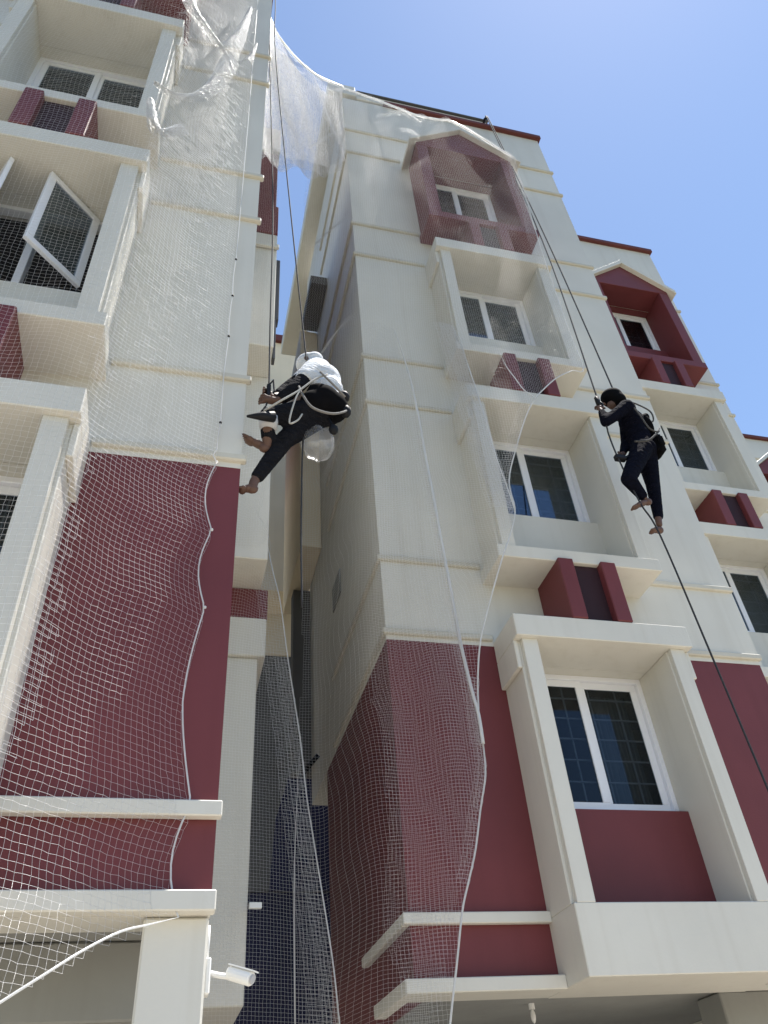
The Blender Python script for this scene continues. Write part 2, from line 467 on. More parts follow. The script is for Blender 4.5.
# lower mouldings of the nearest portion, returned along its left side
m = MB()
m.box(1.60, 2.684, 5.64, 5.7, 2.972, 3.045, .006); m.box(4.266, 5.44, 5.64, 5.7, 2.972, 3.045, .006); m.box(1.60, 1.659, 5.701, 6.95, 2.972, 3.045, .006)
build_apart(m, 'band_moulding', CREAM, B)
m = MB()
m.box(1.57, 2.684, 5.59, 5.7, 2.555, 2.64, .006); m.box(4.266, 5.48, 5.59, 5.7, 2.555, 2.64, .006); m.box(1.57, 1.659, 5.701, 6.5, 2.555, 2.64, .006)
build_apart(m, 'band_moulding', CREAM, B)
# left side wall, maroon below, and what projects from it
m = MB(); m.box(1.66, 1.91, 5.951, 8.5, 2.64, 5.232, 0); m.build('lower_side_wall', RED, B)
m = MB(); m.box(1.40, 1.90, 5.66, 11.6, 16.485, 16.86, .012); m.box(1.91, 4.42, 5.70, 8.6, 16.485, 16.70, .012); build_apart(m, 'parapet', CREAM, B)
m = MB(); m.box(1.92, 4.45, 5.66, 8.6, 16.702, 16.735, .004); m.build('coping', DARKGREY, B)
m = MB(); m.box(1.36, 1.655, 8.50, 10.2, 8.42, 13.26, .01); build_apart(m, 'service_shaft', BEIGE, B)
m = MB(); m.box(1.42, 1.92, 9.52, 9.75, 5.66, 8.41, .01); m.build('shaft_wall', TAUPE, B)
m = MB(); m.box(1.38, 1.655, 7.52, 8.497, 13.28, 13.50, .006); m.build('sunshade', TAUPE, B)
m = MB(); m.box(1.645, 1.657, 7.4, 7.85, 6.92, 7.25, 0); m.build('ventilator', GREY, B)
m = MB(); m.box(1.67, 8.6, 10.5, 10.8, 0, 2.65, 0); m.build('parking_wall', GREY, B)
m = MB(); m.box(4.42, 8.2, 6.5, 6.85, 0, 2.655, .01); m.box(1.95, 2.3, 8.6, 8.95, 0, 2.655, .01); build_apart(m, 'column', GREY, B)
# ------------------------------------------------------------------ left building (portions A and the recessed wing E)
A = empty('apartment_building', (-1.5, 3.795, 0), 'nearest cream and maroon apartment block, net-covered, with an open casement window', 'building', 'apartment blocks')
add_portion(A, -3.6, 0.215, -1.55, 3.795, top=16.28, depth=2.7, open_windows=(1,))
def wing(x1, y0, z0, z1, mat, name='projecting_storey', y1=10.5):
    m = MB(); m.box(.225, x1, y0, y1, z0, z1, .008); m.build(name, mat, A)
wing(.600, 6.10, 2.60, 5.20, CREAM, 'pier'); wing(.663, 6.06, 5.203, 5.59, CREAM, 'lintel'); wing(.672, 6.09, 5.593, 5.925, RED, 'fin')
wing(.610, 5.64, 5.93, 8.40, CREAM); wing(.550, 5.22, 8.403, 10.60, CREAM)
wing(.552, 5.20, 10.603, 11.25, RED, 'dormer'); wing(.525, 5.24, 11.253, 12.75, RED, 'dormer'); wing(.545, 5.20, 12.753, 13.45, CREAM, 'parapet')
m = MB(); m.box(.225, .57, 5.17, 5.21, 10.25, 10.32, .005); m.build('string_course', CREAM, A)
m = MB(); m.box(.57, .615, 5.40, 5.52, 9.15, 10.35, .004); m.build('downpipe', DARKGREY, A)
m = MB(); m.box(.56, .590, 5.40, 5.50, 8.45, 9.15, .004); m.build('downpipe', DARKGREY, A)
m = MB(); m.box(-3.6, -2.344, 3.735, 3.795, 2.972, 3.045, .006); m.box(-.756, .235, 3.735, 3.795, 2.972, 3.045, .006); build_apart(m, 'band_moulding', CREAM, A)
m = MB(); m.box(-3.6, -2.344, 3.715, 3.795, 2.565, 2.65, .006); m.box(-.756, .232, 3.715, 3.795, 2.565, 2.65, .006); build_apart(m, 'band_moulding', CREAM, A)
m = MB(); m.box(-.06, .212, 3.80, 4.15, 0, 2.562, .01); m.build('column', CREAM, A)
m = MB(); m.box(-3.6, -.062, 4.6, 4.9, 2.31, 2.655, .01); m.build('beam', GREY, A)
m = MB(); m.box(-3.6, 0.2, 6.48, 6.54, 0, 2.655, 0); m.build('parking_wall', BEIGE, A)
# two sashes swung out of the second-floor window
def sash(hinge, free, z0, z1):
    h, f = Vector((*hinge, 0)), Vector((*free, 0)); d = (f - h); w = d.length
    rot = Matrix.Rotation(math.atan2(d.y, d.x), 4, 'Z')
    t = MB(); s = .06
    t.box(0, w, -.018, .018, 0, s, .004); t.box(0, w, -.018, .018, z1 - z0 - s, z1 - z0, .004)
    t.box(0, s, -.018, .018, s, z1 - z0 - s, .004); t.box(w - s, w, -.018, .018, s, z1 - z0 - s, .004)
    t.bm.transform(Matrix.Translation((h.x, h.y, z0)) @ rot)
    o = t.build('open_sash', UPVC, A)
    p = MB(); p.box(s - .005, w - s + .005, -.003, .003, s - .005, z1 - z0 - s + .005, 0)
    p.bm.transform(Matrix.Translation((h.x, h.y, z0)) @ rot)
    p.build('pane', GLASS, o)
sash((-1.10, 3.90), (-1.46, 3.53), 7.05, 8.03)
sash((-2.02, 3.90), (-1.74, 3.47), 7.05, 8.03)
# ------------------------------------------------------------------ building at the back of the gap
F_ = empty('apartment_building', (2, 13.2, 0), 'plain beige building seen deep in the narrow gap between the two blocks', 'building', 'apartment blocks')
m = MB(); m.box(-1, 4.5, 13.2, 17, 9.5, 19.0, 0); m.box(1.0, 1.75, 12.4, 13.2, 10.4, 14, .01); build_apart(m, 'wall', BEIGE, F_)
m = MB(); m.box(-1.1, 4.6, 13.1, 17.1, 19.0, 19.25, .01); m.build('coping', COPING, F_)
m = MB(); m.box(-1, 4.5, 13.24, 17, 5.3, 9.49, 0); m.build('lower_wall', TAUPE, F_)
m = MB(); m.box(-1, 4.5, 13.26, 17, 0, 5.29, 0); m.build('ground_storey', GAPSHADE, F_)  # whole storey coloured as the deep shade at the gap's end
m = MB(); m.prism([(1.62, 5.3), (2.9, 5.3), (2.9, 7.0), (2.45, 7.6), (1.9, 7.1), (1.7, 6.4)], 'y', 13.18, 13.238); m.build('archway_shade', GAPSHADE, F_)  # flat panel with the darkness of an opening painted on

# ------------------------------------------------------------------ nets (real threads, knotted on a 4 cm square grid)
def threads(P, mask, r, name, parent, mat=NET):
    """P: (n,m,3) node positions, mask: (n,m) bool. every edge between two live nodes becomes a thin three-sided thread"""
    segs = []
    a = mask[:-1] & mask[1:]; segs.append((P[:-1][a], P[1:][a]))
    a = mask[:, :-1] & mask[:, 1:]; segs.append((P[:, :-1][a], P[:, 1:][a]))
    p = np.concatenate([s[0] for s in segs]); q = np.concatenate([s[1] for s in segs])
    if callable(r): r = r(p)
    return thread_mesh(p, q, r, name, parent, mat)

def thread_mesh(p, q, r, name, parent, mat):
    n = len(p)
    d = q - p; d /= np.linalg.norm(d, axis=1, keepdims=True) + 1e-9
    up = np.where(np.abs(d[:, 1:2]) < .9, np.array([[0, 1., 0]]), np.array([[1., 0, 0]]))
    u = np.cross(d, up); u /= np.linalg.norm(u, axis=1, keepdims=True); v = np.cross(d, u)
    V = np.zeros((n, 6, 3))
    for k in range(3):
        o = (u * math.cos(2.0944 * k) + v * math.sin(2.0944 * k)) * (r if np.isscalar(r) else np.asarray(r)[:, None])
        V[:, k] = p + o; V[:, 3 + k] = q + o
    V = V.reshape(-1, 3)
    if parent: V = V - np.array(wloc(parent))
    base = (np.arange(n) * 6)[:, None, None]
    quad = np.array([[0, 1, 4, 3], [1, 2, 5, 4], [2, 0, 3, 5]])[None]
    Fq = (base + quad).reshape(-1)
    nf = n * 3
    me = bpy.data.meshes.new(name)
    me.vertices.add(len(V)); me.vertices.foreach_set('co', V.reshape(-1).astype(np.float32))
    me.loops.add(nf * 4); me.loops.foreach_set('vertex_index', Fq.astype(np.int32))
    me.polygons.add(nf); me.polygons.foreach_set('loop_start', (np.arange(nf) * 4).astype(np.int32))
    me.update(calc_edges=True); me.materials.append(mat)
    me.polygons.foreach_set('use_smooth', np.ones(nf, bool))
    return link(name, me, parent)

def inside(poly, X, Z):
    r = np.zeros(X.shape, bool); n = len(poly); j = n - 1
    for i in range(n):
        xi, zi = poly[i]; xj, zj = poly[j]
        c = ((zi > Z) != (zj > Z)) & (X < (xj - xi) * (Z - zi) / (zj - zi + 1e-12) + xi)
        r ^= c; j = i
    return r

def idw(ctrl, X, Z, p=2.5):
    num = np.zeros(X.shape); den = np.zeros(X.shape)
    for x, y, z in ctrl:
        w = 1.0 / ((((X - x) * 1.6) ** 2 + ((Z - z) * .8) ** 2 + .02) ** p)
        num += w * y; den += w
    return num / den

def waves(X, Z, seed, amp, fx=3.0, fz=.8):
    rs = np.random.RandomState(seed); o = np.zeros(X.shape)
    for i in range(5):
        a = rs.uniform(.5, 1.6); b = rs.uniform(.5, 1.6); ph = rs.uniform(0, 6.28)
        o += np.sin(X * fx * a * 2 + Z * fz * b * 2 * rs.choice([-1, 1]) + ph) / (i + 1)
    return o * amp

def smooth_path(pts, n=6):
    pts = [Vector(p) for p in pts]; out = []
    for i in range(len(pts) - 1):
        p0 = pts[max(i - 1, 0)]; p1 = pts[i]; p2 = pts[i + 1]; p3 = pts[min(i + 2, len(pts) - 1)]
        for k in range(n):
            t = k / n
            out.append(.5 * ((2 * p1) + (p2 - p0) * t + (2 * p0 - 5 * p1 + 4 * p2 - p3) * t * t + (3 * p1 - p0 - 3 * p2 + p3) * t ** 3))
    out.append(pts[-1]); return out

def sheet(root, poly, ctrl, seed, amp, r=.0011, step=.04, slope=0.0, name='mesh', warp=.02):
    xs = [p[0] for p in poly]; zs = [p[1] for p in poly]
    gx = np.arange(min(xs), max(xs) + step, step); gz = np.arange(min(zs), max(zs) + step, step)
    X, Zz = np.meshgrid(gx, gz)
    X2 = X + waves(X, Zz, seed + 1, warp, 1.2, .6); Z2 = Zz + slope * (X - X.mean()) + waves(X, Zz, seed + 2, warp, 1.2, .5)
    Yy = idw(ctrl, X2, Z2) + waves(X2, Z2, seed, amp, 4.0, .7)
    P = np.stack([X2, Yy, Z2], -1)
    P += rng.normal(0, .0010, P.shape)
    return threads(P, inside(poly, X2, Z2), r, name, root)

def cord(root, pts, r=.005, n=5, name='hem_cord', sm=5):
    pp = smooth_path(pts, sm) if sm else pts
    rr = [r * min(1, .15 + i / 8) for i in range(len(pp))]
    return MB().tube(pp, rr, n).build(name, CORD, root, True)

def xz(pts): return [(p[0], p[2]) for p in pts]

# --- the net over the left block
A_HEM = [(-0.07,3.76,16.64),(0.02,3.76,13.94),(0.05,3.76,10.01),(0.06,3.76,7.57),(0.06,3.76,7.05),(0.06,3.76,6.53),(0.06,3.76,5.59),(0.06,3.75,5.22),(0.07,3.74,4.58),(0.07,3.74,4.11),(0.06,3.74,3.54),(0.09,3.72,3.03),(0.08,3.72,2.67),(0.08,3.72,2.54)]
A_BOT = [(0.08,3.72,2.54),(-0.03,3.50,2.46),(-0.13,3.35,2.40),(-0.24,3.25,2.32),(-0.34,3.15,2.23),(-0.45,3.08,2.14),(-0.58,3.00,2.03),(-.9,2.95,1.8)]
NA = empty('safety_net', (-.68, 3.27, 2.3), 'white safety net draped over the left block with a scalloped right hem', 'net', 'white construction nets')
def net_a():
    zz = np.arange(1.9, 15.2, .036)
    hz = np.array([p[2] for p in A_HEM][::-1]); hx = np.array([p[0] for p in A_HEM][::-1])
    # scallop between the tied points of the hem
    ties = np.array([2.54, 3.03, 4.11, 4.66, 5.22, 5.59, 6.53, 7.05, 7.57])
    S1 = np.arange(-2.0, 0, .036)                    # over the bays, left of the fold
    W = .92                                         # fold to hem
    S2 = np.linspace(0, W, 29)
    cols = np.concatenate([S1, S2]); P = np.zeros((len(zz), len(cols), 3)); mask = np.ones(P.shape[:2], bool)
    for i, z in enumerate(zz):
        h = np.interp(z, hz, hx)
        k = np.searchsorted(ties, z)
        if 0 < k < len(ties):
            t = (z - ties[k - 1]) / (ties[k] - ties[k - 1]); h -= .055 * math.sin(math.pi * t) * (1 if z < 5.3 else .15)
        fold = -.70 + .02 * math.sin(z * 1.3) + (.03 * math.sin(z * 3.1 + 1) if z > 8 else 0)
        low = max(0, (2.6 - z))                     # below the wall the net swings out to the left and forward
        fy = 3.255
        for j, s in enumerate(cols):
            if s < 0:
                x = fold + s; y = fy + .015 * math.sin(s * 5 + z) - .05 * max(0, -s - .9) * 0
                if low: y -= low * .5
            else:
                t = s / W; x = fold + (h - fold) * t
                y = fy + (3.755 - fy) * (t ** .85)
                if low: y -= low * .55
            P[i, j] = (x, y, z - .06 * s + .015 * math.sin(s * 3.0 + z * .7))
    X, Z = P[..., 0].copy(), P[..., 2].copy()
    cr = np.clip((Z - 7.0) / 3.0, 0, 1)
    bump = np.exp(-((X + .62) / .30) ** 2)
    P[..., 1] += waves(X, Z, 3, .012, 5, .8) - cr * bump * np.abs(waves(X, Z, 8, .035, 4, 1.3))
    P[..., 0] += cr * bump * waves(X, Z, 9, .015, 4, 1.4)
    P[..., 2] += cr * bump * waves(X, Z, 10, .02, 5, 1.3)
    P += rng.normal(0, .0016, P.shape)
    # drop what hangs below the bottom hem
    bx = np.array([p[0] for p in A_BOT][::-1]); bz = np.array([p[2] for p in A_BOT][::-1])
    mask &= P[..., 2] > np.interp(P[..., 0], bx, bz) + .012
    threads(P, mask, .00064, 'mesh', NA)
    # gathered folds near the top, where spare netting bunches up along the bay corner
    m2 = mask & (bump > .25) & (Z > 8.6)
    P2 = P.copy(); P2[..., 1] -= .025 + np.abs(waves(X, Z, 21, .012, 3, .7)); P2[..., 0] += waves(X, Z, 22, .010, 3, .8); P2[..., 2] += waves(X, Z, 23, .012, 3, .6)
    threads(P2, mask & (rng.rand(*X.shape) < 1.25 * np.exp(-((X + .47) / .30) ** 2) * np.clip((Z - 4.8) / 2.5, 0, 1)), .0012, 'gathered_fold', NA)
    P3 = P.copy(); P3[..., 1] -= .02 + np.abs(waves(X, Z, 31, .015, 3, .8)); P3[..., 0] += .02 + waves(X, Z, 32, .012, 3, .8); P3[..., 2] += waves(X, Z, 33, .015, 3, .7)
    threads(P3, mask & (rng.rand(*X.shape) < 1.4 * np.exp(-((X + .40) / .30) ** 2) * np.clip((Z - 7.4) / 2, 0, 1)), .0013, 'gathered_fold', NA)
    P4 = P.copy(); P4[..., 1] -= .01; P4[..., 2] += .017; P4[..., 0] += .01
    threads(P4, mask & (rng.rand(*X.shape) < np.exp(-((X + .66) / .07) ** 2)) & (Z > 3.0) & (Z < 9), .0009, 'gathered_fold', NA)
    def fold(path, w0, w1, sd):
        pts = smooth_path(path, 26); n = len(pts); m_ = 24; Q = np.zeros((n, m_, 3))
        for i, p in enumerate(pts):
            t = i / (n - 1); wd = w0 + (w1 - w0) * t
            a = (pts[min(i + 1, n - 1)] - pts[max(i - 1, 0)]).normalized(); sdv = a.cross(Vector((0, 1, 0))).normalized()
            for j in range(m_):
                u = j / (m_ - 1) - .5
                Q[i, j] = p + sdv * u * wd + Vector((0, -.10 * (1 - 4 * u * u) * min(wd * 4, .9) - .02, 0))
        Q += rng.normal(0, .0025, Q.shape)
        threads(Q, np.ones(Q.shape[:2], bool), .0014, 'gathered_fold', NA)
    fold([(-.05, 3.56, 12.9), (-.15, 3.52, 11.7), (-.27, 3.45, 10.85)], .02, .30, 1)
    fold([(.055, 3.64, 12.0), (.012, 3.6, 11.45), (-.03, 3.55, 11.1)], .02, .12, 2)
    fold([(-.77, 3.2, 11.9), (-.67, 3.25, 11.45), (-.48, 3.32, 11.12), (-.28, 3.42, 10.9), (-.15, 3.5, 10.6)], .16, .05, 3)
    fold([(-.80, 3.2, 9.25), (-.63, 3.26, 9.21), (-.45, 3.34, 9.45), (-.30, 3.42, 10.05), (-.21, 3.48, 10.8)], .05, .22, 4)
    fold([(-.80, 3.2, 8.9), (-.69, 3.26, 8.45), (-.52, 3.35, 8.75)], .06, .16, 5)
    hp = []
    for z in np.arange(15.0, 2.54, -.06):
        h = np.interp(z, hz, hx); k = np.searchsorted(ties, z)
        if 0 < k < len(ties):
            t = (z - ties[k - 1]) / (ties[k] - ties[k - 1]); h -= .055 * math.sin(math.pi * t) * (1 if z < 5.3 else .15)
        hp.append((h, 3.748, z))
    cord(NA, hp + [A_BOT[0]], .0045, 5, 'hem_cord', 0)
    cord(NA, A_BOT, .0048, 5, 'bottom_cord')
    for z in ties[1:]:
        MB().ball((np.interp(z, hz, hx), 3.745, z), .011, 1).build('tie_knot', BLACKPL if z > 5.3 else CORD, NA, True)
net_a()

# --- the big net over the middle block
B_TOP = [(1.19,5.50,16.46),(1.61,5.46,16.17),(1.90,5.42,15.97),(2.30,5.35,15.64),(2.73,5.20,15.04),(3.07,5.08,14.75),(3.29,5.06,14.74),(3.69,5.06,14.40),(4.21,5.06,13.86)]
B_R = [(4.21,5.06,13.86),(4.17,5.06,12.83),(4.13,5.08,11.58),(4.12,5.10,10.57),(4.11,5.10,9.45),(4.12,5.10,8.71),(3.94,5.08,8.60),(3.70,5.06,8.40),(3.50,5.05,8.17),(3.34,5.05,7.96),(3.19,5.07,7.68),(3.00,5.08,7.21),(2.84,5.10,6.74),(2.83,5.10,6.36),(2.75,5.12,6.10),(2.60,5.12,5.76),(2.46,5.20,5.38),(2.33,5.25,5.00),(2.27,5.30,4.66),(2.24,5.32,4.36),(2.24,5.33,4.10),(2.22,5.33,3.89),(2.15,5.35,3.64),(2.07,5.35,3.36),(1.98,5.35,3.13),(1.92,5.35,2.97),(1.84,5.35,2.66),(1.76,5.35,2.36),(1.70,5.35,2.08)]
B_L = [(1.19,5.50,16.46),(1.08,5.90,15.27),(0.98,5.90,12.32),(0.99,6.35,10.10),(1.02,6.35,7.92),(1.03,6.35,6.51),(1.03,6.35,5.47),(0.99,6.35,4.41),(0.97,6.35,3.48),(0.98,6.35,2.52),(0.99,6.35,2.21)]
B_Y = [(1.57,5.50,13.91),(1.54,5.52,11.08),(1.57,5.52,8.98),(1.59,5.52,7.35),(1.61,5.55,5.97),(1.60,5.55,5.13),(1.63,5.50,4.06),(1.60,5.45,3.07),(1.60,5.45,2.39),(2.70,5.10,12.67),(3.25,5.06,11.38),(2.60,5.10,10.54),(3.27,5.08,9.80),(2.34,5.30,8.88),(2.87,5.10,8.78),(2.20,5.40,7.34),(2.59,5.16,7.50),(2.15,5.45,5.96),(2.41,5.20,6.26),(2.5,5.08,13.6),(3.3,5.05,13.6),(3.9,5.05,13.4),(2.6,5.10,14.6),(3.9,5.06,12.3),(3.7,5.06,10.6)]
NB = empty('safety_net', (1.6, 5.5, 2.1), 'big white safety net hung from the roof over the red dormer of the middle block', 'net', 'white construction nets')
polyB = xz(B_TOP) + xz(B_R)[1:] + xz(B_L)[:0:-1]
ctrlB = B_TOP + B_R + B_L + B_Y
sheet(NB, polyB, ctrlB, 41, .012, lambda p: np.interp(p[:, 2], [4, 9, 12], [.00062, .0009, .0008]), .026, -.05)
# spare netting doubled along the top edge and the right edge
def strip(root, path, width, direction, ctrl_y, seed, r=.0008, name='gathered_edge'):
    pts = smooth_path(path, 10); L = [0]
    for a, b in zip(pts, pts[1:]): L.append(L[-1] + (b - a).length)
    n = int(L[-1] / .03); m_ = int(width / .03) + 1
    P = np.zeros((n, m_, 3)); A_ = np.array([list(p) for p in pts]); L = np.array(L)
    for j in range(m_):
        s = np.linspace(0, L[-1], n)
        P[:, j] = np.stack([np.interp(s, L, A_[:, k]) for k in range(3)], -1) + np.array(direction) * (j * .03)
    P[..., 1] += waves(P[..., 0], P[..., 2], seed, .02, 6, 2.0) - .015
    P += rng.normal(0, .002, P.shape)
    return threads(P, np.ones(P.shape[:2], bool), r, name, root)
strip(NB, B_TOP, .16, (.02, 0, -1), None, 51)
strip(NB, B_TOP, .10, (.1, 0, -.8), None, 52)
strip(NB, B_R[:6], .16, (-1, 0, .1), None, 53)
strip(NB, B_R[9:14], .14, (-1, 0, -.1), None, 54)
strip(NB, [p for p in B_R[18:25]], .10, (-1, 0, .1), None, 55)
strip(NB, [p for p in B_R[18:23]], .06, (-1, 0, .3), None, 56)
cord(NB, B_TOP, .018, 6, 'head_rope'); cord(NB, B_R, .0075)
cord(NB, [(3.05,5.02,8.64),(3.07,5.00,8.39),(3.14,5.00,8.20),(3.21,5.00,8.02),(3.34,5.03,7.95)], .006)
B1 = [(2.61,5.16,9.19),(2.65,5.12,8.76),(2.71,5.09,7.83),(2.74,5.06,6.98),(2.78,5.05,6.55),(2.82,5.08,6.36)]
cord(NB, B1, .007); strip(NB, B1, .26, (-1, 0.1, 0), None, 57, .0013); strip(NB, B1, .18, (-1, 0.05, .1), None, 58, .0013)

cv = [(p[0], p[2]) for p in B1] + [(2.74, 6.1), (2.66, 6.1), (2.60, 6.6), (2.52, 7.2), (2.46, 8.0), (2.44, 8.8), (2.46, 9.3)]
sheet(NB, cv, [(x, y - .02, z) for x, y, z in B1] + [(2.45, 5.22, 9), (2.45, 5.22, 8), (2.5, 5.2, 7), (2.6, 5.14, 6.3)], 59, .015, .0011, .016, -.02, 'hanging_fold', .01)
# --- second net, hung lower in front of the corner
B2_R = [(1.98,5.40,9.30),(2.07,5.38,8.52),(2.10,5.35,7.79),(2.11,5.33,7.14),(2.12,5.30,6.55),(2.13,5.30,6.17),(2.15,5.30,5.63),(2.17,5.30,5.02),(2.20,5.29,4.57),(2.23,5.30,4.36),(2.23,5.30,4.12)]
NB2 = empty('safety_net', (1.9, 5.4, 4.1), 'second white net layer with thick hem hanging in front of the middle block corner', 'net', 'white construction nets')
poly2 = xz(B2_R) + [(2.13, 3.64), (2.05, 3.36), (1.96, 3.13), (1.90, 2.97), (1.82, 2.66), (1.74, 2.36), (1.68, 2.08), (1.50, 2.1), (1.52, 5.0), (1.50, 8.0), (1.6, 9.35)]
sheet(NB2, poly2, B2_R + [(1.6, 5.50, 2.2), (1.6, 5.50, 4), (1.55, 5.50, 6), (1.55, 5.46, 8), (1.3, 5.9, 5), (1.1, 6.1, 3), (1.2, 6.0, 4), (1.1, 6.1, 2.2)], 61, .03, .00065, .026, -.02)
cord(NB2, B2_R, .015); strip(NB2, B2_R[2:], .10, (-1, 0, .05), None, 62); strip(NB2, B2_R[4:], .05, (-1, 0.2, .05), None, 63)

# --- the net across the gap, hem slanting down to the right
C_R = [(0.55,5.10,14.25),(0.52,5.10,10.51),(0.52,5.10,8.53),(0.51,5.10,6.88),(0.58,5.50,6.27),(0.64,5.97,6.36),(0.70,5.97,6.04),(0.77,5.97,5.72),(0.85,5.97,5.11),(0.95,5.97,4.43),(1.00,5.97,3.97),(1.05,5.97,3.64),(1.17,5.97,2.86),(1.21,5.97,2.46),(1.25,5.97,2.16)]
NC = empty('safety_net', (.6, 5.1, 2.1), 'white safety net in the gap beside the left block, lower hem slanting right', 'net', 'white construction nets')
polyC = xz(C_R) + [(.25, 2.05), (.22, 14.2)]
sheet(NC, polyC, C_R + [(.2, 5.1, z) for z in range(8, 15, 2)] + [(.3, 5.95, z) for z in (2, 3, 4, 5)], 71, .012, .0006, .024, -.04)
cord(NC, C_R[4:], .006); strip(NC, C_R[6:], .22, (-1, 0, .1), None, 72); strip(NC, C_R[8:], .14, (-1, -.1, .1), None, 73)
cord(NC, [(1.0,6.33,4.42),(.965,6.33,3.5),(.975,6.33,2.53),(.98,6.33,2.2)], .006)

# --- netting stretched from roof to roof above the gap
D_TOP = [(0.15,4.00,14.48),(0.28,4.10,14.08),(0.47,4.30,14.13),(0.73,4.60,14.48),(1.08,5.00,15.19),(1.61,5.44,16.17)]
D_BOT = [(0.23,4.00,10.15),(0.45,4.30,10.83),(0.74,4.70,11.61),(1.06,5.10,12.36),(1.55,5.44,13.49)]
ND = empty('safety_net', (.7, 4.6, 13), 'milky white netting stretched from roof to roof across the sky above the gap', 'net', 'white construction nets')
def net_d(off, seed, nm):
    a = smooth_path(D_TOP, 12); b = smooth_path(D_BOT, 15)
    n, m_ = 110, 130
    P = np.zeros((m_, n, 3))
    for j in range(n):
        t = j / (n - 1); p = a[int(t * (len(a) - 1))]; q = b[int(t * (len(b) - 1))]
        for i in range(m_):
            s = i / (m_ - 1); P[i, j] = p.lerp(q, s)
    X, Z = P[..., 0].copy(), P[..., 2].copy()
    P[..., 1] += waves(X, Z, seed, .05, 3, 1.2) + off
    P[..., 0] += waves(X, Z, seed + 1, .015, 3, 1); P[..., 2] += waves(X, Z, seed + 2, .02, 3, 1)
    P += rng.normal(0, .002, P.shape)
    threads(P, np.ones(P.shape[:2], bool), .0014, nm, ND)
net_d(0, 81, 'mesh'); net_d(.10, 91, 'doubled_mesh'); net_d(.16, 101, 'doubled_mesh')
cord(ND, D_TOP, .016, 6, 'head_rope')

# ------------------------------------------------------------------ people
def skin_mesh(name, joints, bones, root, mat, parent, sub=2, smooth=True):
    """joints: name -> ((x,y,z), radius or (rx,ry)); grown as one continuous surface"""
    keys = list(joints); idx = {k: i for i, k in enumerate(keys)}
    me = bpy.data.meshes.new(name)
    o_ = wloc(parent) if parent else Vector((0, 0, 0))
    me.from_pydata([Vector(joints[k][0]) - o_ for k in keys], [(idx[a], idx[b]) for a, b in bones], [])
    o = bpy.data.objects.new(name, me); col.objects.link(o)
    md = o.modifiers.new('skin', 'SKIN'); md.use_smooth_shade = True
    sd = o.modifiers.new('sub', 'SUBSURF'); sd.levels = sub; sd.render_levels = sub
    if not me.skin_vertices: me.skin_vertices.new() if hasattr(me.skin_vertices, 'new') else None
    sv = me.skin_vertices[0].data
    for k in keys:
        r = joints[k][1]; sv[idx[k]].radius = r if isinstance(r, tuple) else (r, r)
        sv[idx[k]].use_root = (k == root)
    dg = bpy.context.evaluated_depsgraph_get(); dg.update()
    m2 = bpy.data.meshes.new_from_object(o.evaluated_get(dg)); m2.name = name
    bpy.data.objects.remove(o); bpy.data.meshes.remove(me)
    m2.materials.clear(); m2.materials.append(mat)
    for p in m2.polygons: p.use_smooth = True
    return link(name, m2, parent)

def add_to_mesh(o, mb):
    """merge extra rounded features (skull, nose, ears, toes) into a body mesh"""
    bm = bmesh.new(); bm.from_mesh(o.data); p = wloc(o)
    for v in mb.bm.verts: v.co -= p
    me = bpy.data.meshes.new('t'); mb.bm.to_mesh(me); mb.bm.free(); bm.from_mesh(me); bpy.data.meshes.remove(me)
    bm.to_mesh(o.data); bm.free()
    for q in o.data.polygons: q.use_smooth = True

def head_parts(c, fwd, up, s=1.0):
    """skull with jaw, nose, ears, brow and lips, facing fwd"""
    f = Vector(fwd).normalized(); u = Vector(up); u = (u - f * u.dot(f)).normalized(); r = f.cross(u)
    M = Matrix((r, f, u)).transposed(); c = Vector(c); mb = MB()
    at = lambda a, b, d: c + (r * a + f * b + u * d) * s
    mb.ball(at(0, -.005, .02), (.075 * s, .096 * s, .088 * s), 3, M)
    mb.ball(at(0, .028, -.055), (.055 * s, .062 * s, .062 * s), 2, M)
    mb.ball(at(0, .095, -.012), (.013 * s, .020 * s, .026 * s), 2, M)
    for k in (-1, 1):
        mb.ball(at(k * .077, -.005, -.01), (.010 * s, .020 * s, .032 * s), 2, M)
        mb.ball(at(k * .030, .080, .020), (.014 * s, .010 * s, .009 * s), 2, M)
    mb.ball(at(0, .084, -.055), (.024 * s, .010 * s, .007 * s), 2, M)
    return mb, M, at

def hand(J, Bn, pre, wrist, palm_dir, finger_dir, curl_dir, size=1.0):
    """adds palm, thumb and four unequal bent fingers as chains of the same skeleton"""
    w = Vector(wrist); pd = Vector(palm_dir).normalized(); fd = Vector(finger_dir).normalized(); cd = Vector(curl_dir).normalized()
    side = pd.cross(cd).normalized()
    J[pre + 'palm'] = (w + pd * .055 * size, (.036 * size, .018 * size))
    Bn.append((pre + 'wrist', pre + 'palm'))
    for i, (ln, sp) in enumerate(((.070, -.030), (.080, -.010), (.074, .010), (.058, .029))):
        a = w + pd * .095 * size + side * sp * size; b = a + (fd * .55 + cd * .45) * ln * .5 * size; c = b + (fd * .1 + cd * .95) * ln * .5 * size
        J[f'{pre}f{i}a'] = (a, .0105 * size); J[f'{pre}f{i}b'] = (b, .0092 * size); J[f'{pre}f{i}c'] = (c, .0080 * size)
        Bn += [(pre + 'palm', f'{pre}f{i}a'), (f'{pre}f{i}a', f'{pre}f{i}b'), (f'{pre}f{i}b', f'{pre}f{i}c')]
    a = w + pd * .035 * size - side * .040 * size; b = a + (pd * .6 - side * .3 + cd * .5) * .035 * size
    J[pre + 'ta'] = (a, .012 * size); J[pre + 'tb'] = (b, .0095 * size)
    Bn += [(pre + 'palm', pre + 'ta'), (pre + 'ta', pre + 'tb')]

